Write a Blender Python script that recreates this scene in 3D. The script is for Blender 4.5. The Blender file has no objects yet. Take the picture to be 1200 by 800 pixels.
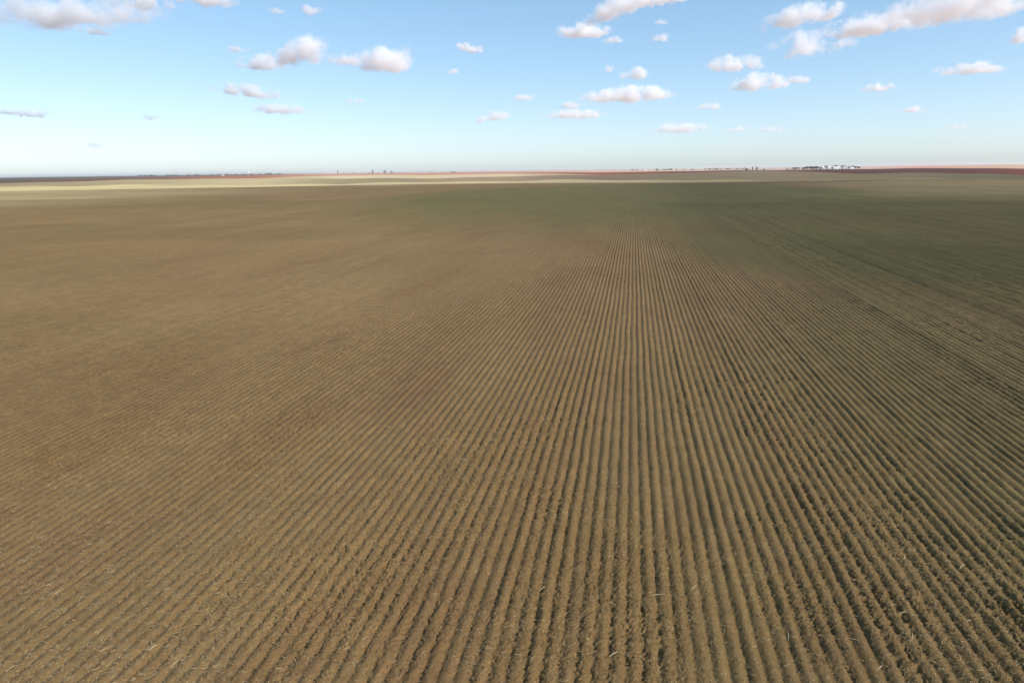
import bpy, bmesh, math, random
import numpy as np
from mathutils import Vector, Matrix

R = math.radians
random.seed(7)
rng = np.random.default_rng(7)
sc = bpy.context.scene
col = sc.collection

# ------------------------------------------------------------------ camera
H = 21.0                                  # drone height over the field
F = 800.0                                 # focal length in photo pixels (1200 wide)
yaw, pitch, roll = R(9.97), R(14.05), R(0.76)
f0 = Vector((-math.sin(yaw) * math.cos(pitch), math.cos(yaw) * math.cos(pitch), -math.sin(pitch)))
r0 = Vector((math.cos(yaw), math.sin(yaw), 0))
u0 = r0.cross(f0)
rr = r0 * math.cos(roll) - u0 * math.sin(roll)
uu = r0 * math.sin(roll) + u0 * math.cos(roll)
CAM = Vector((0, 0, H))
cd = bpy.data.cameras.new('camera')
cd.sensor_width = 36; cd.lens = 36 * F / 1200
cd.clip_start = 0.5; cd.clip_end = 200000
cam = bpy.data.objects.new('camera', cd); col.objects.link(cam)
cam.matrix_world = Matrix(((rr.x, uu.x, -f0.x, 0), (rr.y, uu.y, -f0.y, 0), (rr.z, uu.z, -f0.z, H), (0, 0, 0, 1)))
sc.camera = cam

def ray(x, y):
    return (f0 + rr * ((x - 600) / F) + uu * ((400 - y) / F)).normalized()
def P(x, y, z=0.0):
    d = ray(x, y); t = (z - H) / d.z
    return CAM + d * t
def yh(x): return 207.8 - 0.01327 * x    # the horizon across the photo

# ------------------------------------------------------------------ light
sc.view_settings.view_transform = 'Standard'; sc.view_settings.look = 'None'
sc.view_settings.exposure = 0.4; sc.view_settings.gamma = 1
SUN_EL, SUN_AZ = R(39), R(-20)            # from the right, a little behind the camera
sdir = Vector((math.cos(SUN_EL) * math.cos(SUN_AZ), math.cos(SUN_EL) * math.sin(SUN_AZ), math.sin(SUN_EL)))
w = bpy.data.worlds.new('World'); sc.world = w; w.use_nodes = True
nt = w.node_tree; bg = nt.nodes['Background']
sky = nt.nodes.new('ShaderNodeTexSky'); sky.sky_type = 'NISHITA'; sky.sun_disc = False
sky.sun_elevation = SUN_EL; sky.sun_rotation = math.pi / 2 - SUN_AZ
sky.altitude = 0; sky.air_density = 0.70; sky.dust_density = 0.70; sky.ozone_density = 4.0
# the sky's tone as the camera rendered it: a slightly softened curve per channel
sp = nt.nodes.new('ShaderNodeSeparateColor'); cb = nt.nodes.new('ShaderNodeCombineColor')
nt.links.new(sky.outputs[0], sp.inputs[0])
for ci, (ex, am) in enumerate(((.87, 1.065), (.73, 1.0), (.68, .965))):
    m1 = nt.nodes.new('ShaderNodeMath'); m1.operation = 'MULTIPLY'; m1.inputs[1].default_value = .195; nt.links.new(sp.outputs[ci], m1.inputs[0])
    m2 = nt.nodes.new('ShaderNodeMath'); m2.operation = 'POWER'; m2.inputs[1].default_value = ex; nt.links.new(m1.outputs[0], m2.inputs[0])
    m3 = nt.nodes.new('ShaderNodeMath'); m3.operation = 'MULTIPLY'; m3.inputs[1].default_value = am / .195; nt.links.new(m2.outputs[0], m3.inputs[0])
    nt.links.new(m3.outputs[0], cb.inputs[ci])
nt.links.new(cb.outputs[0], bg.inputs[0])
bg.inputs[1].default_value = 0.148
sl = bpy.data.lights.new('sun', 'SUN'); sl.energy = 3.3; sl.angle = R(0.5); sl.color = (1, 0.985, 0.95)
so = bpy.data.objects.new('sun', sl); col.objects.link(so)
so.rotation_euler = sdir.to_track_quat('Z', 'Y').to_euler(); so.location = (200, -100, 200)
sc.cycles.volume_bounces = 10
sc.cycles.max_bounces = 12
sc.cycles.volume_step_rate = 0.5
sc.cycles.volume_max_steps = 256

# ------------------------------------------------------------------ helpers
def lin(r, g, b, k=1.0):
    f = lambda c: ((c / 255 + 0.055) / 1.055) ** 2.4 if c > 10 else c / 255 / 12.92
    return (f(r) * k, f(g) * k, f(b) * k, 1)

def hash2(ix, iy, seed):
    n = (ix.astype(np.int64) * 374761393 + iy.astype(np.int64) * 668265263 + seed * 1274126177) & 0xFFFFFFFF
    n = ((n ^ (n >> 13)) * 1274126177) & 0xFFFFFFFF
    return ((n ^ (n >> 16)) & 0xFFFF) / 65535.0
def vnoise(x, y, seed=0):
    x0 = np.floor(x); y0 = np.floor(y); fx = x - x0; fy = y - y0
    fx = fx * fx * (3 - 2 * fx); fy = fy * fy * (3 - 2 * fy)
    a = hash2(x0, y0, seed); b = hash2(x0 + 1, y0, seed); c = hash2(x0, y0 + 1, seed); d = hash2(x0 + 1, y0 + 1, seed)
    return (a * (1 - fx) + b * fx) * (1 - fy) + (c * (1 - fx) + d * fx) * fy - 0.5

ROW = 0.725
def field_height(X, Y, dx, dy):
    """bedded rows along +Y with clods; the finest detail drops out where the mesh is too coarse for it"""
    wander = 0.35 * vnoise(Y / 60, X / 200, 1) + 0.10 * vnoise(Y / 9, X / 3, 2)
    wob = 0.06 * vnoise(X / 0.6, Y / 0.45, 3) + 0.065 * vnoise(X / .5, Y / 1.3, 13) if dy < 0.8 else 0.0
    t = (X + wander) / ROW + wob
    k = np.round(t); u = t - k
    prof = (0.5 + 0.5 * np.cos(2 * np.pi * u)) ** 0.62
    rh = hash2(k, k * 0, 5); track = (np.mod(k, 8) == 3) | (np.mod(k, 8) == 0)
    rough = np.clip(0.52 + 1.2 * vnoise(X / 7, Y / 16, 6) + 0.9 * vnoise(X / 1.8, Y / 4, 7) + 0.3 * (rh - .5), 0.22, 1.4)
    A = 0.112 + 0.045 * rh + 0.05 * vnoise(X / 30, Y / 50, 8) + np.where(track, 0.03, 0.0)
    A = A * (1.0 + 0.4 * vnoise(X / .7, Y / 1.7, 9)) * np.clip(1.0 + (X + 8) / 50, .68, 1.08)
    z = A * prof
    fw = (1 - prof) * 0.75 + 0.42
    for lam, amp, s in ((1.3, 0.050, 19), (0.42, 0.050, 20), (0.20, 0.055, 21), (0.11, 0.060, 22), (0.075, 0.045, 23)):
        if dy < lam * 0.95:
            z = z + rough * fw * amp * 2 * vnoise(X / lam, Y / lam, s)
        elif dy < lam * 4:
            z = z + rough * fw * amp * 1.0 * vnoise(X / lam, Y / lam, s)
    z = z + 0.10 * vnoise(X / 25, Y / 40, 11) + 0.5 * vnoise(X / 260, Y / 200, 12) * np.clip((Y - 60) / 300, 0, 1)
    return z

def mesh_from(name, V, Q, smooth=True):
    me = bpy.data.meshes.new(name)
    n = Q.shape[1]
    me.vertices.add(len(V)); me.vertices.foreach_set('co', V.astype(np.float32).ravel())
    me.loops.add(Q.size); me.loops.foreach_set('vertex_index', Q.astype(np.int32).ravel())
    me.polygons.add(len(Q)); me.polygons.foreach_set('loop_start', np.arange(0, Q.size, n, dtype=np.int32))
    me.polygons.foreach_set('use_smooth', np.full(len(Q), smooth, dtype=bool))
    me.update(calc_edges=True); me.validate()
    return me
def link(name, me, mat, parent=None, loc=None):
    o = bpy.data.objects.new(name, me); col.objects.link(o)
    if mat and not me.materials: me.materials.append(mat)
    if parent: o.parent = parent
    if loc is not None: o.location = loc
    return o
def tag(o, label=None, cat=None, group=None, kind=None):
    if label: o['label'] = label
    if cat: o['category'] = cat
    if group: o['group'] = group
    if kind: o['kind'] = kind
    return o
def empty(name, loc, rz=0.0):
    o = bpy.data.objects.new(name, None); col.objects.link(o)
    o.location = loc; o.rotation_euler = (0, 0, rz); o.empty_display_size = 1
    return o

class NT:
    def __init__(s, name, rough=0.9):
        s.m = bpy.data.materials.new(name); s.m.use_nodes = True
        s.t = s.m.node_tree; s.b = s.t.nodes['Principled BSDF']
        s.b.inputs['Roughness'].default_value = rough
        s.b.inputs['Specular IOR Level'].default_value = 0.15
    def n(s, typ, **kw):
        nd = s.t.nodes.new(typ)
        for k, v in kw.items(): setattr(nd, k, v)
        return nd
    def l(s, a, b): s.t.links.new(a, b)
    def pos(s): return s.n('ShaderNodeNewGeometry').outputs['Position']
    def mapping(s, src, scale):
        m = s.n('ShaderNodeMapping'); s.l(src, m.inputs[0]); m.inputs['Scale'].default_value = scale
        return m.outputs[0]
    def noise(s, vec, scale, detail=4, rough=.55, lo=.35, hi=.65):
        nz = s.n('ShaderNodeTexNoise'); nz.inputs['Scale'].default_value = scale
        nz.inputs['Detail'].default_value = detail; nz.inputs['Roughness'].default_value = rough
        s.l(vec, nz.inputs['Vector'])
        mr = s.n('ShaderNodeMapRange'); mr.inputs[1].default_value = lo; mr.inputs[2].default_value = hi
        s.l(nz.outputs['Fac'], mr.inputs[0])
        return mr.outputs[0]
    def mix(s, fac, a, b, mode='MIX'):
        mx = s.n('ShaderNodeMix', data_type='RGBA', blend_type=mode)
        for sock, v in ((mx.inputs[0], fac), (mx.inputs[6], a), (mx.inputs[7], b)):
            if hasattr(v, 'links'): s.l(v, sock)
            else: sock.default_value = v
        return mx.outputs[2]
    def math(s, op, a, b=0.0):
        m = s.n('ShaderNodeMath', operation=op)
        for sock, v in ((m.inputs[0], a), (m.inputs[1], b)):
            if hasattr(v, 'links'): s.l(v, sock)
            else: sock.default_value = v
        return m.outputs[0]

def simple(name, c, c2=None, scale=3.0, rough=0.85):
    s = NT(name, rough)
    c2 = c2 or tuple(x * 0.7 for x in c[:3]) + (1,)
    tc = s.n('ShaderNodeTexCoord')
    s.l(s.mix(s.noise(tc.outputs['Object'], scale), c, c2), s.b.inputs['Base Color'])
    return s.m

# ------------------------------------------------------------------ soil of the near field
def soil_material():
    s = NT('ploughed_soil', 0.95)
    p = s.pos()
    att = s.n('ShaderNodeAttribute'); att.attribute_name = 'weeds_shade'
    tan = (0.170, 0.101, 0.039, 1); tan2 = (0.204, 0.127, 0.052, 1)
    red = (0.152, 0.080, 0.034, 1); grey = (0.135, 0.088, 0.044, 1)
    c = s.mix(s.noise(s.mapping(p, (1, .35, 1)), 0.045, 4), tan, tan2)  # soil tone patches that also carry soft cloud shadow in the colour
    c = s.mix(s.math('MULTIPLY', s.noise(s.mapping(p, (1, .25, 1)), .11, 5, .6, .5, .72), .75), c, red)
    c = s.mix(s.math('MULTIPLY', s.noise(s.mapping(p, (2.2, .12, 1)), .5, 4, .6, .52, .75), .6), c, grey)
    olive = (0.100, 0.093, 0.028, 1)
    bands = s.noise(s.mapping(p, (1, .012, 1)), .16, 2, .5, .45, .62)      # planter passes that left the soil darker
    sx_ = s.n('ShaderNodeSeparateXYZ'); s.l(p, sx_.inputs[0])
    east = s.n('ShaderNodeMapRange'); east.inputs[1].default_value = 2; east.inputs[2].default_value = 32; s.l(sx_.outputs[0], east.inputs[0])
    c = s.mix(s.math('MULTIPLY', s.math('ADD', s.math('MULTIPLY', bands, .45), .32), east.outputs[0]), c, (.105, .059, .026, 1))  # right side browned darker: ridge shade put into the soil colour
    dr = s.n('ShaderNodeAttribute'); dr.attribute_name = 'dry'              # drier, stubble covered ground
    c = s.mix(dr.outputs['Fac'], c, (.40, .30, .15, 1))
    # thin weed growth and the near right's painted shade tint the soil by the attribute, broken up by noise
    wn = s.noise(s.mapping(p, (1, .22, 1)), .06, 7, .7, .25, .72)
    wf = s.math('MULTIPLY', att.outputs['Fac'], s.math('ADD', s.math('MULTIPLY', wn, .55), .5))
    c = s.mix(wf, c, olive)
    fine = s.noise(p, 5.0, 6, .7, .3, .7)
    c = s.mix(.55, c, s.mix(fine, (.62, .60, .58, 1), (1.25, 1.22, 1.18, 1)), 'MULTIPLY')
    fl = s.noise(s.mapping(p, (1, .8, 1)), 9.0, 3, .5, .60, .66)     # flecks of chaff lying on the soil
    fz = s.noise(p, .35, 3, .5, .35, .7)
    c = s.mix(s.math('MULTIPLY', s.math('MULTIPLY', fl, fz), .75), c, (.34, .25, .12, 1))
    mott = s.noise(p, .55, 5, .72, .3, .7)
    c = s.mix(.5, c, s.mix(mott, (.70, .69, .68, 1), (1.24, 1.23, 1.2, 1)), 'MULTIPLY')
    s.l(c, s.b.inputs['Base Color'])
    bp = s.n('ShaderNodeBump'); bp.inputs['Strength'].default_value = .9; bp.inputs['Distance'].default_value = .045
    nz = s.n('ShaderNodeTexNoise'); nz.inputs['Scale'].default_value = 14; nz.inputs['Detail'].default_value = 5
    s.l(p, nz.inputs['Vector']); s.l(nz.outputs['Fac'], bp.inputs['Height']); s.l(bp.outputs[0], s.b.inputs['Normal'])
    return s.m
SOIL = soil_material()

# weed patches and two near right patches of painted shade, in world metres: centre, radii, rotation about z, strength
def blob_at(x, y, rx, ry, s):
    p = P(x, y); return (p.x, p.y, rx, ry, s)
BLOBS = []
def weeds_shade(X, Y):
    d = np.hypot(X, Y)
    az = np.degrees(np.arctan2(X, Y))
    f = np.zeros_like(X)
    for (cx, cy, rx, ry, s) in BLOBS:
        q = ((X - cx) / rx) ** 2 + ((Y - cy) / ry) ** 2
        f = np.maximum(f, s * np.clip(1.6 * (1.15 - q), 0, 1))
    # thin growth in loose patches over the whole field, past the first stretch
    pt = np.clip(.15 + 1.6 * vnoise(X / 130, Y / 60, 51) + .9 * vnoise(X / 35, Y / 22, 52), 0, .30) * np.clip((d - 70) / 90, 0, 1)
    f = np.maximum(f, pt)
    return f
BLOBS += [(0, 640, 230, 420, .95), (150, 420, 190, 250, .75), (-70, 450, 90, 160, .6), (60, 200, 50, 80, .85), (85, 130, 45, 38, .55),
          (240, 280, 200, 190, .5), (52, 60, 42, 90, .42), (20, 40, 24, 60, .18), (-190, 120, 90, 60, .12)]  # patches nearest on the right keep that side dark in place of ridge shade
def dryness(X, Y):
    d = np.hypot(X, Y); az = np.degrees(np.arctan2(X, Y))
    n_ = vnoise(X / 140, Y / 90, 41)
    left = np.clip((-22 - az) / 20, 0, 1) * (np.clip((d + 260 * n_ - 480) / 380, 0, 1) + .12 * np.clip((d - 80) / 80, 0, 1))
    left = np.maximum(left, .13 * np.clip((d - 60) / 80, 0, 1) * np.clip((-5 - az) / 15, 0, 1))
    right = .45 * np.clip((az - 8) / 12, 0, 1) * np.clip((d + 160 * n_ - 430) / 160, 0, 1)
    mid = .35 * np.clip((d + 200 * n_ - 1000) / 120, 0, 1)
    return np.clip(np.maximum(np.maximum(left * .8, right), mid), 0, 1)

# ------------------------------------------------------------------ near field mesh
dvn_x = [-300, -150, 0, 150, 300, 400, 500, 600, 700, 800, 900, 1000, 1100, 1200, 1350, 1500]
dvn = [17, 17, 17, 16.2, 15.7, 15.3, 14.9, 15.2, 16, 17.3, 17.5, 17.5, 17.5, 17.5, 17.5, 17.5]
edge = np.array([[P(x, yh(x) + d).x, P(x, yh(x) + d).y] for x, d in zip(dvn_x, dvn)])
def far_edge_y(X):
    return np.interp(X, edge[:, 0], edge[:, 1])

chunks = [(17, 24, 16, .10), (24, 33, 20, .05), (33, 43, 20, .065), (43, 56, 16, .10), (56, 75, 14, .17), (75, 100, 12, .32),
          (100, 140, 9, .6), (140, 200, 8, 1.4), (200, 300, 6, 3.0), (300, 450, 6, 7), (450, 700, 4, 18), (700, 1500, 4, 60)]
Vs, Qs, base = [], [], 0
for (y0, y1, per, dy) in chunks:
    dx = ROW / per
    xl = -1.16 * y1 - 6; xr = 0.62 * y1 + 6
    nx = int((xr - xl) / dx) + 1; ny = max(2, int(math.ceil((y1 - y0) / dy)) + 1)
    xs = xl + np.arange(nx) * dx; ys = np.linspace(y0, y1, ny)
    X, Y = np.meshgrid(xs, ys)
    keep_row = None
    if y1 > 700:                           # the far edge of the field follows the next field
        fe = far_edge_y(X)
        Y = y0 + (Y - y0) / (y1 - y0) * (fe - y0)
    Z = field_height(X, Y, dx, dy)
    if y1 <= 700: pass
    V = np.stack([X, Y, Z], -1).reshape(-1, 3)
    i = np.arange((ny - 1) * nx).reshape(ny - 1, nx)[:, :-1].ravel()
    # drop cells well outside the wedge the photo can see
    yc = V[i, 1]; xc = V[i, 0]
    m = (xc > -1.16 * yc - 8) & (xc < 0.62 * yc + 8)
    i = i[m]
    Q = np.stack([i, i + 1, i + nx + 1, i + nx], 1) + base
    Vs.append(V); Qs.append(Q); base += len(V)
V = np.concatenate(Vs); Q = np.concatenate(Qs)
me = mesh_from('ploughed_field', V, Q)
at = me.attributes.new('weeds_shade', 'FLOAT', 'POINT')
V2 = np.empty(len(me.vertices) * 3, np.float32); me.vertices.foreach_get('co', V2); V2 = V2.reshape(-1, 3)
at.data.foreach_set('value', weeds_shade(V2[:, 0], V2[:, 1]).astype(np.float32))
at = me.attributes.new('dry', 'FLOAT', 'POINT')
at.data.foreach_set('value', dryness(V2[:, 0], V2[:, 1]).astype(np.float32))
field = link('ploughed_field', me, SOIL); tag(field, kind='structure')

# ------------------------------------------------------------------ the fields beyond, laid edge to edge
XS = np.array(dvn_x, float)
def I(pairs):
    a = np.array(pairs, float)
    return lambda x: np.interp(x, a[:, 0], a[:, 1])
d0 = I(list(zip(dvn_x, dvn)))
d1 = I([(-300, 11), (0, 11), (150, 11.2), (300, 12.5), (400, 14.2), (500, 12), (600, 12.8), (700, 12), (800, 13.5), (900, 16), (1000, 17.1), (1500, 17.1)])
d2 = I([(-300, 7.5), (0, 7.5), (150, 5.5), (300, 5.3), (400, 7.5), (500, 8), (600, 7.2), (700, 6.6), (800, 6), (900, 4.9), (1000, 9), (1100, 10.4), (1200, 12.7), (1500, 12.7)])
d3 = I([(-300, 7.1), (0, 7.1), (150, 5.1), (300, 4.9), (400, 3.7), (500, 4.0), (600, 3.7), (700, 6.1), (800, 5.7), (900, 4.6), (1000, 8.7), (1100, 10.1), (1200, 12.4), (1500, 12.4)])
d4 = I([(-300, 2), (0, 2), (150, 1.8), (300, 1.9), (400, 1.5), (500, 1.9), (600, 2.0), (700, 3.5), (800, 3.3), (900, 3.6), (1000, 3.7), (1100, 4.1), (1200, 5.6), (1500, 5.6)])
d5 = I([(-300, .42), (1500, .42)])

def field_material(name, rows=0.0):
    s = NT(name, 0.95)
    p = s.pos()
    ca = s.n('ShaderNodeAttribute'); ca.attribute_name = 'soil_colour'
    c = ca.outputs['Color']
    n1 = s.noise(s.mapping(p, (1, .45, 1)), 0.004, 5, .6)
    n2 = s.noise(s.mapping(p, (1, .2, 1)), 0.02, 4, .6)
    c = s.mix(.5, c, s.mix(n1, (.78, .78, .76, 1), (1.2, 1.19, 1.15, 1)), 'MULTIPLY')
    c = s.mix(.35, c, s.mix(n2, (.8, .8, .8, 1), (1.2, 1.2, 1.2, 1)), 'MULTIPLY')
    s.l(c, s.b.inputs['Base Color'])
    return s.m
FM = field_material('field_soil')
def strip(name, da, db, cols, k=0.92, nsub=3):
    px = np.arange(-300, 1501, 10.0)
    A, B = da(px), db(px)                 # the edges wander a little; all share one wander so they never cross
    wave = 1 + .05 * np.sin(px / 37) + .04 * np.sin(px / 16.3 + 2) + .03 * np.sin(px / 83 - 1)
    lim = d0(px) - .15
    if name != 'stubble_field': A = np.minimum(A * wave, lim)
    if name != 'far_plain': B = np.minimum(B * wave, lim)
    B = np.minimum(B, A - .02)
    rows = []
    for j in range(nsub + 1):
        t = j / nsub
        # even steps in distance, so the sheet stays regular on the ground
        dv = 1 / ((1 - t) / A + t / B)
        rows.append([P(x, yh(x) + d) for x, d in zip(px, dv)])
    V = np.array([[v.x, v.y, 0.35] for r in rows for v in r]); n = len(px)
    i = np.arange(nsub * n).reshape(nsub, n)[:, :-1].ravel()
    Q = np.stack([i, i + 1, i + n + 1, i + n], 1)
    me = mesh_from(name, V, Q, False)
    ca = np.array([[x, *(np.array(lin(r, g, b, k)[:3]) * (.93, .87, .86))] for (x, r, g, b) in cols])
    C = np.ones((len(V), 4), np.float32)
    pxs = np.tile(px, nsub + 1)
    for c in range(3): C[:, c] = np.interp(pxs, ca[:, 0], ca[:, c + 1])
    at = me.attributes.new('soil_colour', 'FLOAT_COLOR', 'POINT'); at.data.foreach_set('color', C.ravel())
    o = link(name, me, FM); tag(o, kind='structure')
    return o
strip('stubble_field', d0, d1, [(0, 225, 202, 142), (400, 218, 197, 145), (700, 190, 170, 128), (800, 160, 144, 104), (900, 142, 122, 86), (1200, 140, 125, 90)])
strip('pasture_field', d1, d2, [(0, 165, 145, 105), (150, 185, 165, 118), (300, 208, 188, 138), (400, 165, 150, 105), (600, 160, 140, 102), (700, 135, 112, 86), (800, 128, 112, 78), (900, 130, 112, 80), (1000, 126, 108, 74), (1100, 116, 104, 70), (1200, 102, 96, 62)])
strip('pale_field', d2, d3, [(0, 165, 140, 100), (250, 200, 175, 130), (400, 225, 205, 160), (600, 222, 195, 155), (700, 165, 130, 100), (1200, 130, 60, 45)])
strip('red_ploughed_field', d3, d4, [(0, 98, 78, 54), (150, 116, 84, 58), (300, 178, 112, 74), (380, 208, 155, 118), (600, 195, 135, 105), (700, 150, 84, 48), (800, 116, 66, 40), (900, 115, 85, 62), (960, 88, 48, 24), (1100, 86, 45, 22), (1160, 100, 48, 24), (1200, 116, 55, 27)])
strip('far_plain', d4, d5, [(0, 90, 76, 60), (150, 92, 78, 64), (300, 130, 98, 80), (400, 205, 175, 150), (600, 212, 175, 150), (800, 215, 188, 162), (1000, 210, 180, 160), (1080, 220, 160, 135), (1200, 215, 180, 140)], nsub=6)

# one ground sheet out to the horizon, half a metre lower than the fields laid on it
g = NT('plain_soil', .95)
gp = g.pos()
g.l(g.mix(g.noise(gp, .0006, 5), (.20, .17, .13, 1), (.25, .22, .17, 1)), g.b.inputs['Base Color'])
n = 96
rad = [0, 200, 2000, 12000, 45000, 70000]
V = [(0, 0, -.6)]; Q = []
for r_ in rad[1:]:
    for i in range(n): V.append((r_ * math.cos(2 * math.pi * i / n), r_ * math.sin(2 * math.pi * i / n), -.6))
bm = bmesh.new(); vv = [bm.verts.new(v) for v in V]
for i in range(n): bm.faces.new((vv[0], vv[1 + i], vv[1 + (i + 1) % n]))
for k in range(len(rad) - 2):
    a = 1 + k * n; b = a + n
    for i in range(n): bm.faces.new((vv[a + i], vv[b + i], vv[b + (i + 1) % n], vv[a + (i + 1) % n]))
me = bpy.data.meshes.new('ground'); bm.to_mesh(me); bm.free()
tag(link('ground', me, g.m), kind='structure')

# ------------------------------------------------------------------ loose clods and straw
def ground_z(X, Y):
    return field_height(X, Y, .05, .06)
def scatter_xy(n, y0, y1):
    """even spread over the picture's near ground"""
    t = rng.random(n); Y = y0 * (y1 / y0) ** (t ** 1.0)
    X = (rng.random(n) * 1.78 - 1.16) * (Y + 4)
    return X, Y
# clods
ico = bmesh.new(); bmesh.ops.create_icosphere(ico, subdivisions=1, radius=1)
iv = np.array([v.co[:] for v in ico.verts]); iq = np.array([[v.index for v in f.verts] for f in ico.faces]); ico.free()
def clods(n):
    X, Y = scatter_xy(n * 2, 20, 75)
    k = vnoise(X / 7, Y / 16, 6) + .5 * vnoise(X / 1.8, Y / 5, 7) + .35 * rng.random(len(X))
    sel = np.argsort(-k)[:n]; X = X[sel]; Y = Y[sel]
    Z = ground_z(X, Y)
    s = .014 + .035 * rng.random(n) ** 2.5
    sh = (.7 + .6 * rng.random((n, 1, 3)))
    jit = 1 + .5 * (rng.random((n, len(iv), 1)) - .5)
    V = iv[None] * jit * sh * s[:, None, None] + np.stack([X, Y, Z + s * .35], -1)[:, None]
    Q = iq[None] + (np.arange(n) * len(iv))[:, None, None]
    return mesh_from('soil_clods', V.reshape(-1, 3), Q.reshape(-1, 3), False)
tag(link('soil_clods', clods(26000), SOIL), 'loose dry brown clods scattered along the furrows of the near field', 'clods', kind='stuff')
# straw: short bent ribbons with thickness (three sided)
def straw_mesh(name, X, Y, Z, L, W, A, lift, curl=1.2):
    n = len(X); seg = 3
    a = A[:, None]; t = np.linspace(-.5, .5, seg + 1)[None]
    bend = ((rng.random((n, 1)) - .5) * curl)
    px = X[:, None] + np.cos(a) * t * L[:, None] - np.sin(a) * bend * (t ** 2) * L[:, None]
    py = Y[:, None] + np.sin(a) * t * L[:, None] + np.cos(a) * bend * (t ** 2) * L[:, None]
    pz = Z[:, None] + lift[:, None] * t + W[:, None] * .8
    c = np.stack([px, py, pz], -1)
    side = np.stack([-np.sin(a) + 0 * t, np.cos(a) + 0 * t, 0 * (a + t)], -1)
    wt = W[:, None, None] * (1 - .5 * np.abs(t)[..., None] * 1.2)
    up = np.array([0, 0, 1.0])
    ring = np.stack([c + side * wt, c + up * wt, c - side * wt, c - up * wt * .5], 2)
    V = ring.reshape(-1, 3); Q = []
    base_ = (np.arange(n) * (seg + 1) * 4)[:, None]
    for s_ in range(seg):
        for j in range(4):
            Q.append(np.concatenate([base_ + s_ * 4 + j, base_ + s_ * 4 + (j + 1) % 4, base_ + (s_ + 1) * 4 + (j + 1) % 4, base_ + (s_ + 1) * 4 + j], 1))
    Q.append(np.concatenate([base_ + 3, base_ + 2, base_ + 1, base_ + 0], 1))
    e = seg * 4; Q.append(np.concatenate([base_ + e, base_ + e + 1, base_ + e + 2, base_ + e + 3], 1))
    return mesh_from(name, V, np.concatenate(Q), False)
STRAW = simple('dry_straw', (.36, .27, .14, 1), (.20, .14, .075, 1), 2.0)
nst = 44000
X, Y = scatter_xy(nst * 2, 20, 150)
k = vnoise(X / 5, Y / 9, 31) + .6 * rng.random(len(X)); sel = np.argsort(-k)[:nst]; X = X[sel]; Y = Y[sel]
Z = ground_z(X, Y)
L = .07 + .34 * rng.random(nst) ** 2.6; W = .007 + .012 * rng.random(nst)
link_ = link('straw_litter', straw_mesh('straw_litter', X, Y, Z, L, W, rng.random(nst) * 6.28, (rng.random(nst) - .5) * .12), STRAW)
tag(link_, 'short bits of dry straw strewn over the ploughed rows', 'straw', kind='stuff')

# the longer pale stalks one can pick out
STALK = simple('pale_stalk', (.52, .41, .24, 1), (.38, .29, .16, 1), 3.0)
stalks = [(772, 697, .8, 10, 0), (812, 689, .7, 55, 0), (562, 762 - 40, .8, -40, 1), (356, 701, .75, -25, 1), (413, 722, .5, -5, 1), (325, 755, .8, -25, 1),
          (409, 676, .6, -60, 1), (715, 652, .4, 25, 0), (635, 690, .5, 50, 0), (718, 766, .6, 40, 0), (187, 716, .5, 0, 1), (103, 731, .5, -40, 1),
          (127, 669, .6, 15, 1), (124, 667 + 14, .5, -10, 1), (52, 751, .5, -20, 1), (66, 668 + 25, .5, 70, 1), (11, 782, .5, 75, 1), (233, 612, .6, -25, 1),
          (204, 776, .5, 75, 1), (178, 758, .5, 60, 1), (1060, 652, .6, 60, 2), (1069, 745, .6, 70, 2), (1126, 664, .7, 50, 2), (924, 744, .6, 75, 2),
          (1000, 748, .6, -20, 2), (885, 670, .6, -30, 2), (1058, 717, .5, 20, 2), (1170, 640, .6, 60, 2), (1030, 782, .6, 40, 2), (880, 616, .6, 75, 2),
          (1134, 726, .5, 35, 2), (1172, 752, .5, -50, 2), (656, 475, .9, 70, 0), (640, 490, .9, 40, 0), (630, 480, .8, -30, 0)]
glab = ['pale dry stalk lying across the middle rows straight ahead', 'pale dry stalk lying on the smoother tan rows to the left', 'pale dry stalk caught between the shaded rows to the right']
ggrp = ['stalks on the middle rows', 'stalks on the tan rows', 'stalks on the shaded rows']
for (x, y, L_, a, gi) in stalks:
    L_ *= .8
    p = P(x, y, .15)
    me = straw_mesh('dry_stalk', np.zeros(1), np.zeros(1), np.zeros(1), np.array([L_]), np.array([.014 + .006 * rng.random()]), np.array([R(a)]), np.array([.05]), .7)
    z = float(max(ground_z(np.array([p.x + q * L_ / 2 * math.cos(R(a))]), np.array([p.y + q * L_ / 2 * math.sin(R(a))]))[0] for q in (-.6, 0, .6)))
    o = link('dry_stalk', me, STALK, loc=(p.x, p.y, z))
    tag(o, glab[gi], 'stalk', ggrp[gi])

# ------------------------------------------------------------------ far things
def box(bm, x0, x1, y0, y1, z0, z1):
    v = [bm.verts.new(c) for c in ((x0, y0, z0), (x1, y0, z0), (x1, y1, z0), (x0, y1, z0), (x0, y0, z1), (x1, y0, z1), (x1, y1, z1), (x0, y1, z1))]
    for f in ((0, 3, 2, 1), (4, 5, 6, 7), (0, 1, 5, 4), (1, 2, 6, 5), (2, 3, 7, 6), (3, 0, 4, 7)): bm.faces.new([v[i] for i in f])
def cyl(bm, x, y, r, z0, z1, r2=None, n=20):
    r2 = r if r2 is None else r2
    a = [bm.verts.new((x + r * math.cos(2 * math.pi * i / n), y + r * math.sin(2 * math.pi * i / n), z0)) for i in range(n)]
    b = [bm.verts.new((x + r2 * math.cos(2 * math.pi * i / n), y + r2 * math.sin(2 * math.pi * i / n), z1)) for i in range(n)]
    for i in range(n): bm.faces.new((a[i], a[(i + 1) % n], b[(i + 1) % n], b[i]))
    bm.faces.new(a[::-1]); bm.faces.new(b)
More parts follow.
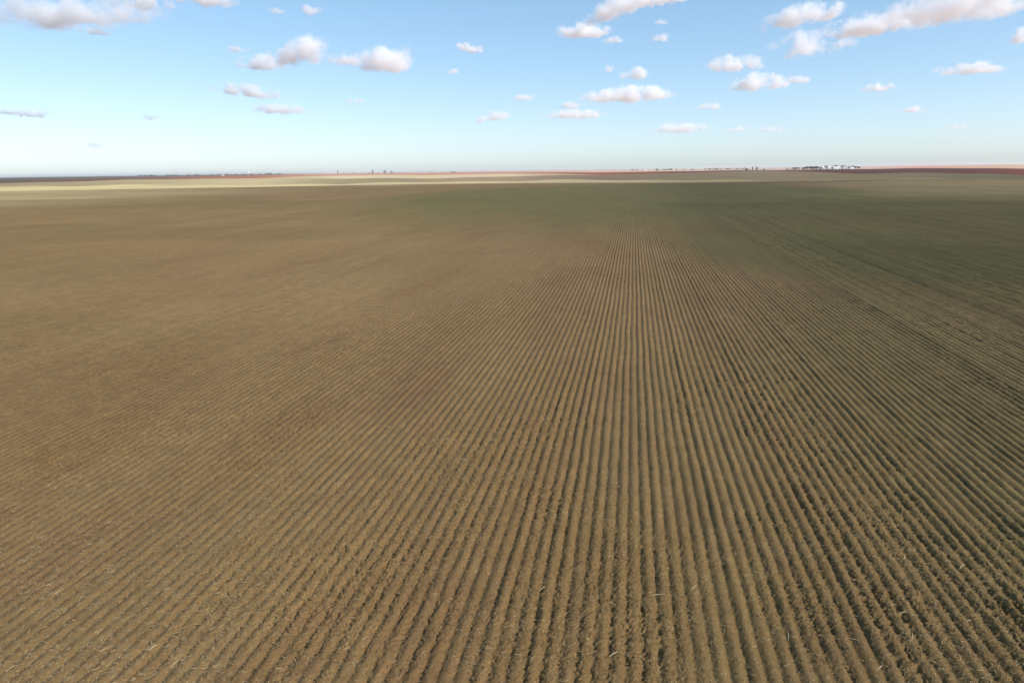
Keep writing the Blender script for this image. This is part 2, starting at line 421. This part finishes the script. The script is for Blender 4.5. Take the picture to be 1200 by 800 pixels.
def part(name, fn, mat, parent):
    bm = bmesh.new(); fn(bm); me = bpy.data.meshes.new(name); bm.to_mesh(me); bm.free()
    return link(name, me, mat, parent)
LEAF = simple('tree_foliage', (.045, .065, .025, 1), (.085, .10, .045, 1), .35)
BARK = simple('tree_bark', (.14, .10, .07, 1))
WHITE = simple('white_metal', (.82, .80, .75, 1), (.76, .73, .68, 1), .3, .5)
GREYM = simple('grey_metal', (.42, .43, .44, 1), (.34, .35, .36, 1), .3, .5)
DARK = simple('dark_opening', (.05, .05, .05, 1))
CONC = simple('pale_concrete', (.55, .53, .49, 1), (.45, .43, .40, 1), .2)
TANW = simple('tan_wall', (.42, .34, .26, 1))

def make_tree(seed, h):
    r_ = random.Random(seed)
    root = empty('tree', (0, 0, 0))
    def trunk(bm):
        cyl(bm, 0, 0, h * .035, -.5, h * .5, h * .02, 8)
        for i in range(4):
            a = r_.random() * 6.28; x, y = math.cos(a), math.sin(a)
            v0 = Vector((0, 0, h * (.28 + .06 * i))); v1 = v0 + Vector((x, y, .9)).normalized() * h * .3
            pr = []
            for v, rad_ in ((v0, h * .015), (v1, h * .006)):
                pr.append([bm.verts.new(v + Vector((rad_ * math.cos(q), rad_ * math.sin(q), 0))) for q in (0, 2.1, 4.2)])
            for q in range(3): bm.faces.new((pr[0][q], pr[0][(q + 1) % 3], pr[1][(q + 1) % 3], pr[1][q]))
    part('trunk', trunk, BARK, root)
    # crown: leaf sized clumps gathered into uneven lobes
    lobes = [(r_.uniform(-.33, .33) * h, r_.uniform(-.33, .33) * h, r_.uniform(.42, .82) * h, r_.uniform(.15, .27) * h) for _ in range(7)]
    Vv = []; Qq = []
    for _ in range(420):
        lx, ly, lz, lr = r_.choice(lobes)
        d = Vector((r_.gauss(0, 1), r_.gauss(0, 1), r_.gauss(0, .8))).normalized() * lr * r_.uniform(.4, 1.05)
        c = Vector((lx, ly, lz)) + d
        s_ = h * r_.uniform(.025, .05)
        a = Vector((r_.gauss(0, 1), r_.gauss(0, 1), r_.gauss(0, 1))).normalized(); b = a.orthogonal().normalized()
        i = len(Vv); Vv += [c - a * s_, c + b * s_, c + a * s_, c - b * s_ + d.normalized() * s_ * .6]; Qq.append((i, i + 1, i + 2, i + 3))
    me = mesh_from('crown', np.array([v[:] for v in Vv]), np.array(Qq), False)
    link('crown', me, LEAF, root)
    return root
def copy_tree(o, parent=None):
    c = o.copy(); col.objects.link(c); c.parent = parent
    for ch in [q for q in protos_children[o.name]] if parent is None else []:
        d = ch.copy(); col.objects.link(d); d.parent = c
    return c
protos = [make_tree(i, 10.0) for i in range(4)]
protos_children = {p.name: list(p.children) for p in protos}
bpy.context.view_layer.update()
protos_children = {p.name: [o for o in bpy.data.objects if o.parent == p] for p in protos}
used = set()
def tree_at(x, dv, h, label, group):
    i = random.randrange(4)
    if i not in used: o = protos[i]; used.add(i)
    else: o = copy_tree(protos[i])
    p = P(x, yh(x) + dv, .35)
    o.location = (p.x, p.y, .3); o.rotation_euler = (0, 0, random.random() * 6.28)
    s_ = h / 9.0; o.scale = (s_ * random.uniform(1, 2.0), s_ * random.uniform(1, 2.0), s_)
    tag(o, label, 'tree', group)
def tree_row(x0, x1, n, dv, h, label, group):
    for i in range(n):
        x = x0 + (x1 - x0) * (i + random.uniform(-.6, 1.6)) / n
        tree_at(x, dv + random.uniform(-.12, .12), h * random.choice((random.uniform(.4, .8), random.uniform(.8, 1.2))), label, group)

tree_row(922, 936, 9, 3.75, 14, 'dark shelterbelt tree in the short row before the white farm sheds', 'short tree row left of the farm')
tree_row(938, 962, 16, 3.7, 18, 'dark green tree in the dense belt beside the white farm sheds', 'tree belt beside the farm')
tree_row(962, 1005, 11, 3.3, 24, 'tall dark tree rising behind the white farm sheds', 'trees behind the farm sheds')
tree_row(994, 1009, 8, 3.4, 18, 'dark tree at the end of the white farm sheds beside the open plain', 'trees at the far end of the farm')
tree_row(826, 848, 10, 2.9, 15, 'grey brown tree in the long distant row beyond the red field', 'long distant tree row')
tree_row(848, 876, 12, 2.8, 14, 'hazy green tree in the thin distant row leading to the silos', 'thin distant tree row')
tree_row(766, 790, 11, 2.5, 17, 'dusky purple-grey tree in the distant clump above the tan plain', 'distant dusky clump')
tree_row(738, 749, 5, 2.3, 13, 'small dark tree in the tiny clump beside the white barn on the skyline', 'tiny clump beside the barn')
tree_row(160, 330, 80, 1.8, 22, 'hazy dark tree in the long low line along the left skyline', 'long tree line on the left skyline')
tree_row(0, 160, 48, 1.75, 12, 'faint low tree on the far left skyline', 'faint trees at far left')
tree_row(398, 470, 22, 1.45, 18, 'bluish tree below the distant grain towers', 'trees below the grain towers')
tree_row(470, 514, 9, 1.5, 14, 'thinly spaced faint tree past the grain towers', 'thin trees past the towers')
tree_row(529, 535, 3, 1.8, 16, 'small lone clump tree on the bare middle skyline', 'lone clump on the middle skyline')

def face_cam(p): return math.atan2(p.y, p.x) - math.pi / 2
def shed(x, dv, wpx, h, label, mat=WHITE, group=None, depth=25, name='farm_shed', cat='shed', doors=2):
    p = P(x, yh(x) + dv, .35); D = math.hypot(p.x, p.y); wd = wpx * D / 870
    root = empty(name, (p.x, p.y, .35), face_cam(p) + .6)
    part('wall', lambda bm: box(bm, -wd / 2, wd / 2, 0, depth, -.4, h * .72), mat, root)
    def roof(bm):
        e = .6; a = [bm.verts.new(v) for v in ((-wd / 2 - e, -e, h * .72 + .01), (wd / 2 + e, -e, h * .72 + .01), (wd / 2 + e, depth + e, h * .72 + .01), (-wd / 2 - e, depth + e, h * .72 + .01), (-wd / 2 - e, depth / 2, h), (wd / 2 + e, depth / 2, h))]
        for f in ((0, 1, 5, 4), (2, 3, 4, 5), (0, 4, 3), (1, 2, 5), (0, 3, 2, 1)): bm.faces.new([a[i] for i in f])
    part('roof', roof, mat, root)
    for i in range(doors):
        cx = -wd / 2 + wd * (i + .5) / doors
        part('door', lambda bm: box(bm, cx - 2.6, cx + 2.6, -.12, -.01, -.3, h * .5), DARK, root)
    return tag(root, label, cat, group)
shed(964.8, 3.6, 3.0, 21, 'narrow tall white building at the end of the farm next to the tree belt', doors=1, depth=16)
shed(972, 3.6, 3.6, 18, 'small white shed second along the farm, trees just behind it', doors=1, depth=18)
shed(981, 3.65, 9, 18, 'long white farm shed in the middle of the farm under the tallest trees')
shed(990.2, 3.6, 6.5, 16, 'pale pinkish shed beside the long white farm shed', CONC)
shed(999, 3.65, 4.5, 14, 'low white shed among the smaller trees past the long shed', doors=1)
shed(794.5, 2.7, 2.2, 17, 'pale concrete barn standing alone on the tan plain past the dusky clump', CONC, depth=20, name='barn', cat='barn', doors=1)
shed(803, 2.7, 3.0, 15, 'wide cream barn between the lone concrete barn and a green tinted barn', CONC, depth=20, name='barn', cat='barn')
shed(813, 2.7, 3.4, 14, 'green tinted grey barn nearest the long distant tree row', GREYM, depth=20, name='barn', cat='barn')
shed(756.5, 2.4, 2.2, 14, 'small bright white barn beside the tiny dark clump on the skyline', doors=1, depth=20, name='barn', cat='barn')
shed(899, 3.3, 5, 10, 'low pale green shed on the bare plain beside the two silos', CONC, name='storage_shed')
shed(877, 3.2, 3, 10, 'low pinkish shed in front of the two silos', TANW, name='storage_shed')
shed(261.5, 1.9, 4, 15, 'low cream shed in the left skyline tree line', CONC, name='storage_shed')

def silo(x, dv, r, h, label, mat, group=None):
    p = P(x, yh(x) + dv, .35); root = empty('silo', (p.x, p.y, .35), face_cam(p))
    part('tank', lambda bm: cyl(bm, 0, 0, r, -.4, h * .84, n=28), mat, root)
    part('roof', lambda bm: (cyl(bm, 0, 0, r * 1.04, h * .84 + .02, h * .97, r * .2, 28), cyl(bm, 0, 0, r * .2, h * .97 + .02, h, r * .15, 12)), mat, root)
    part('ladder', lambda bm: box(bm, -.5, .5, -r - .35, -r - .05, 0, h * .84), DARK, root)
    return tag(root, label, 'silo', group)
silo(882, 3.25, 5.5, 26, 'grey silo standing beside a darker silo, nearer the tree row', GREYM)
silo(886.8, 3.25, 6, 25, 'darker round silo beside the grey one, nearer the pale green shed', simple('dark_metal', (.2, .19, .19, 1), rough=.5))
silo(978.5, 3.3, 5.5, 30, 'slim white silo standing up behind the long farm shed', WHITE)
silo(984, 3.3, 5.0, 27, 'slim grey silo behind the long farm shed beside the white silo', GREYM)

ELEV = simple('weathered_concrete', (.26, .27, .29, 1), (.20, .21, .23, 1), .2)
def elevator(x, dv, h, n, label):
    p = P(x, yh(x) + dv, .35); root = empty('grain_elevator', (p.x, p.y, .35), face_cam(p))
    for i in range(n):
        part('bin', lambda bm: cyl(bm, (i - (n - 1) / 2) * 9.2, 0, 4.55, -.4, h * .68, n=20), ELEV, root)
    part('headhouse', lambda bm: (box(bm, -6, 6, -3.5, 3.5, h * .68 + .02, h), box(bm, -n * 4.4, n * 4.4, -2, 2, h * .68 + .02, h * .76)), ELEV, root)
    return tag(root, label, 'grain elevator')
elevator(436.8, 1.55, 62, 3, 'taller hazy grain elevator standing first above the bluish trees')
elevator(451, 1.55, 58, 4, 'hazy wide grain elevator beside the taller one above the bluish trees')
elevator(459, 1.6, 40, 3, 'shortest hazy grain elevator at the end of the bluish trees')
elevator(396, 1.5, 62, 2, 'very faint grain elevator standing alone before the bluish trees')
# water tower
p = P(291.5, yh(291.5) + 1.9, .35); root = empty('water_tower', (p.x, p.y, .35), face_cam(p))
for sx in (-1, 1):
    for sy in (-1, 1):
        part('leg', lambda bm: cyl(bm, sx * 9, sy * 9, 1.0, -.4, 22.6, .9, 10), WHITE, root)
part('riser', lambda bm: cyl(bm, 0, 0, 1.8, -.4, 20, n=14), WHITE, root)
def tankf(bm):
    cyl(bm, 0, 0, 4, 20.02, 26, 17, 28); cyl(bm, 0, 0, 17, 26.02, 43, 17, 28); cyl(bm, 0, 0, 17, 43.02, 50, 2, 28)
part('tank', tankf, WHITE, root)
tag(root, 'bright white water tower above the dark trees on the left skyline', 'water tower')

# ------------------------------------------------------------------ clouds: real volumes at cloud height
def cloud_material():
    m = bpy.data.materials.new('cloud_vapour'); m.use_nodes = True
    t = m.node_tree; t.nodes.clear()
    N = t.nodes.new; Lk = t.links.new
    out = N('ShaderNodeOutputMaterial'); pv = N('ShaderNodeVolumePrincipled')
    pv.inputs['Color'].default_value = (.982, .991, 1, 1); pv.inputs['Anisotropy'].default_value = 0.0
    Lk(pv.outputs[0], out.inputs['Volume'])
    tc = N('ShaderNodeTexCoord'); geo = N('ShaderNodeNewGeometry'); oi = N('ShaderNodeObjectInfo')
    # flat base: stretch the lower half
    sep = N('ShaderNodeSeparateXYZ'); Lk(tc.outputs['Object'], sep.inputs[0])
    mn = N('ShaderNodeMath'); mn.operation = 'MINIMUM'; Lk(sep.outputs[2], mn.inputs[0]); mn.inputs[1].default_value = 0
    ml = N('ShaderNodeMath'); ml.operation = 'MULTIPLY_ADD'; Lk(mn.outputs[0], ml.inputs[0]); ml.inputs[1].default_value = 1.2; Lk(sep.outputs[2], ml.inputs[2])
    cmb = N('ShaderNodeCombineXYZ'); Lk(sep.outputs[0], cmb.inputs[0]); Lk(sep.outputs[1], cmb.inputs[1]); Lk(ml.outputs[0], cmb.inputs[2])
    ln = N('ShaderNodeVectorMath'); ln.operation = 'LENGTH'; Lk(cmb.outputs[0], ln.inputs[0])
    nz = N('ShaderNodeTexNoise'); nz.inputs['Scale'].default_value = 1.0; nz.inputs['Detail'].default_value = 6; nz.inputs['Roughness'].default_value = .68
    gr = N('ShaderNodeAttribute'); gr.attribute_type = 'OBJECT'; gr.attribute_name = 'grain'
    mp = N('ShaderNodeVectorMath'); mp.operation = 'SCALE'; Lk(geo.outputs['Position'], mp.inputs[0]); Lk(gr.outputs['Fac'], mp.inputs['Scale']); Lk(mp.outputs[0], nz.inputs['Vector'])
    # value = (1 - r) * 1 + (noise - .5) * 2.2
    a = N('ShaderNodeMath'); a.operation = 'MULTIPLY_ADD'; Lk(nz.outputs['Fac'], a.inputs[0]); a.inputs[1].default_value = 4.4; a.inputs[2].default_value = -2.2 + .66
    b = N('ShaderNodeMath'); b.operation = 'SUBTRACT'; Lk(a.outputs[0], b.inputs[0]); Lk(ln.outputs['Value'], b.inputs[1])
    mr = N('ShaderNodeMapRange'); Lk(b.outputs[0], mr.inputs[0]); mr.inputs[1].default_value = 0.0; mr.inputs[2].default_value = .55
    mr.inputs[3].default_value = 0; mr.inputs[4].default_value = 1.0
    dn = N('ShaderNodeMath'); dn.operation = 'MULTIPLY'; Lk(mr.outputs[0], dn.inputs[0])
    at = N('ShaderNodeAttribute'); at.attribute_type = 'OBJECT'; at.attribute_name = 'thickness'; Lk(at.outputs['Fac'], dn.inputs[1])
    ev = N('ShaderNodeMapRange'); Lk(ln.outputs['Value'], ev.inputs[0]); ev.inputs[1].default_value = 1.0; ev.inputs[2].default_value = .72
    ev.inputs[3].default_value = 0; ev.inputs[4].default_value = 1.0
    d2_ = N('ShaderNodeMath'); d2_.operation = 'MULTIPLY'; Lk(dn.outputs[0], d2_.inputs[0]); Lk(ev.outputs[0], d2_.inputs[1])
    Lk(d2_.outputs[0], pv.inputs['Density'])
    return m
CLOUD = cloud_material()
bm = bmesh.new(); bmesh.ops.create_icosphere(bm, subdivisions=3, radius=1.0)
for v in bm.verts:
    if v.co.z < 0: v.co.z *= .5
cm = bpy.data.meshes.new('cloud'); bm.to_mesh(cm); bm.free(); cm.materials.append(CLOUD)
CL = [  # centre x, y, width, height in the photo, tilt, thickness, label
 (72, 20, 172, 30, 6, .7, 'long ragged grey-white cloud, widest in the upper left sky'),
 (166, 6, 60, 14, 3, .7, 'thin cloud streak just above the long ragged upper left cloud'),
 (241, 2, 58, 13, 0, 1, 'bright cloud cut by the top edge right of the long ragged cloud'),
 (112, 38, 32, 8, 0, .6, 'small grey puff just below the long ragged upper left cloud'),
 (352, 66, 62, 30, 10, 1.3, 'bright humped cumulus with a raised end, left of a twin cumulus'),
 (306, 77, 46, 15, 0, .9, 'low flat cloud tail touching the bright humped cumulus'),
 (456, 75, 58, 27, 3, 1.2, 'bright cumulus body of the pair in the centre left sky'),
 (408, 72, 42, 14, 0, .9, 'small cloud shoulder attached left of the centre left cumulus'),
 (290, 109, 68, 13, -6, .9, 'long thin cloud sloping down under the humped cumulus'),
 (326, 130, 54, 10, -2, .9, 'flat thin cloud bar under the sloping thin cloud'),
 (323, 14, 18, 7, 0, .5, 'faint tiny puff high up left of a slightly larger faint puff'),
 (364, 14, 27, 10, 0, .6, 'faint small puff high above the humped cumulus'),
 (278, 59, 24, 7, 0, .5, 'faint wisp between the upper left clouds and the humped cumulus'),
 (6, 132, 26, 6, 0, .7, 'small flat cloud at the left edge of the sky'),
 (38, 135, 38, 9, 0, .8, 'small low puff second from the left edge of the sky'),
 (415, 119, 19, 7, 0, .8, 'tiny lone puff under the pair in the centre left sky'),
 (550, 58, 31, 9, -8, 1, 'small bright sliver of cloud alone high in the middle sky'),
 (531, 85, 12, 6, 0, .5, 'tiniest faint puff under the bright sliver in the middle sky'),
 (613, 116, 24, 7, 0, .8, 'tiny puff alone in the middle sky above a two-step low cloud'),
 (580, 139, 40, 12, 8, .9, 'low two-step cloud nearest the horizon in the middle sky'),
 (685, 39, 55, 16, 0, 1, 'oval pinkish white cloud under the slanting streak'),
 (730, 10, 88, 20, 16, .9, 'slanting grey-white streak climbing to the top edge'),
 (772, 1, 70, 12, 4, .9, 'cloud end at the top edge joined to the slanting streak'),
 (720, 48, 22, 9, 0, .6, 'small faint puff right of the oval pinkish cloud'),
 (775, 46, 18, 9, 0, .6, 'faint round puff below the cloud end at the top edge'),
 (775, 27, 15, 6, 0, .5, 'tiny faint puff above the faint round puff'),
 (713, 83, 13, 8, 0, .9, 'tiny bright puff left of a small bright cloud in the centre right'),
 (743, 89, 32, 13, 0, 1, 'small bright cloud above the long flat centre right cloud'),
 (734, 114, 88, 16, 0, 1.2, 'long flat bright cumulus low in the centre right sky'),
 (668, 125, 26, 7, 0, .7, 'thin small cloud above the double low puff'),
 (672, 136, 62, 10, 0, .9, 'double low puff left of the long flat cumulus'),
 (795, 152, 58, 10, 0, .9, 'very low long white cloud near the horizon right of centre'),
 (861, 78, 52, 18, 0, 1.1, 'bright peaked cloud above a denser round cumulus'),
 (889, 101, 50, 20, 0, 1.4, 'dense bright round cumulus left of a small faint puff'),
 (934, 95, 27, 9, 0, .7, 'small faint puff right of the dense round cumulus'),
 (948, 58, 74, 28, 4, 1, 'large grey cloud with a bright left end below the upper right clouds'),
 (943, 22, 80, 20, 8, 1, 'rising cloud left of the biggest cloud in the upper right'),
 (1022, 33, 92, 20, 3, 1.1, 'lower grey-based shelf of the biggest cloud in the upper right'),
 (1108, 15, 172, 32, 2, 1.0, 'biggest brightest cumulus along the top edge of the upper right sky'),
 (1029, 104, 32, 10, 0, .9, 'small pinkish puff below the upper right clouds'),
 (1138, 83, 60, 13, 0, 1.1, 'bright flat-based cloud alone in the right sky'),
 (1068, 130, 25, 8, 0, .8, 'small low puff under the right sky clouds'),
 (1197, 46, 20, 16, 0, 1.1, 'cloud cut by the right edge of the photo'),
 (832, 126, 28, 7, 0, .7, 'faint small cloud above the very low right clouds'),
 (866, 153, 30, 7, 0, .6, 'faint low cloud beside the very low long white one'),
 (902, 153, 26, 6, 0, .5, 'faintest low cloud at the end of the low right band'),
 (1120, 150, 20, 6, 0, .5, 'faint tiny low cloud near the right horizon'),
 (178, 139, 24, 6, 0, .4, 'faint low wisp in the left sky'),
 (112, 171, 20, 6, 0, .4, 'faint tiny wisp just above the left horizon'),
]
CB = 1500.0
for (x, y, wp, hp, tilt, th, lab) in CL:
    d = ray(x, y + hp * .3); t_ = (CB - H) / d.z
    c = CAM + ray(x, y) * t_
    D = t_
    px = D / F / (ray(x, y).dot(f0)) * (ray(x, y).dot(f0)) ** 2     # metres per pixel at that distance
    px = D * ray(x, y).dot(f0) / F
    sx = wp * px * .5 * 1.5; sz = hp * px * .5 * 1.9
    o = bpy.data.objects.new('cloud', cm); col.objects.link(o)
    o.location = c; o.scale = (sx, max(sz * 1.5, sx * .6), sz)
    o.rotation_euler = (0, -R(tilt), face_cam(c))
    o['thickness'] = (th if hp > 14 else th * .75) * 2.7 / sz; o['grain'] = 1 / (sz * 1.1)
    tag(o, lab, 'cloud', 'fair weather clouds')

# ------------------------------------------------------------------ haze
bm = bmesh.new(); cyl(bm, 0, 0, 60000, -2.0, 80, n=64); me = bpy.data.meshes.new('haze'); bm.to_mesh(me); bm.free()
hm = bpy.data.materials.new('haze_air'); hm.use_nodes = True; hm.node_tree.nodes.clear()
ho = hm.node_tree.nodes.new('ShaderNodeOutputMaterial'); hv = hm.node_tree.nodes.new('ShaderNodeVolumePrincipled')
hv.inputs['Color'].default_value = (.94, .96, .97, 1); hv.inputs['Density'].default_value = 2.1e-5; hv.inputs['Anisotropy'].default_value = .2
hm.node_tree.links.new(hv.outputs[0], ho.inputs['Volume'])
tag(link('haze', me, hm), kind='stuff')
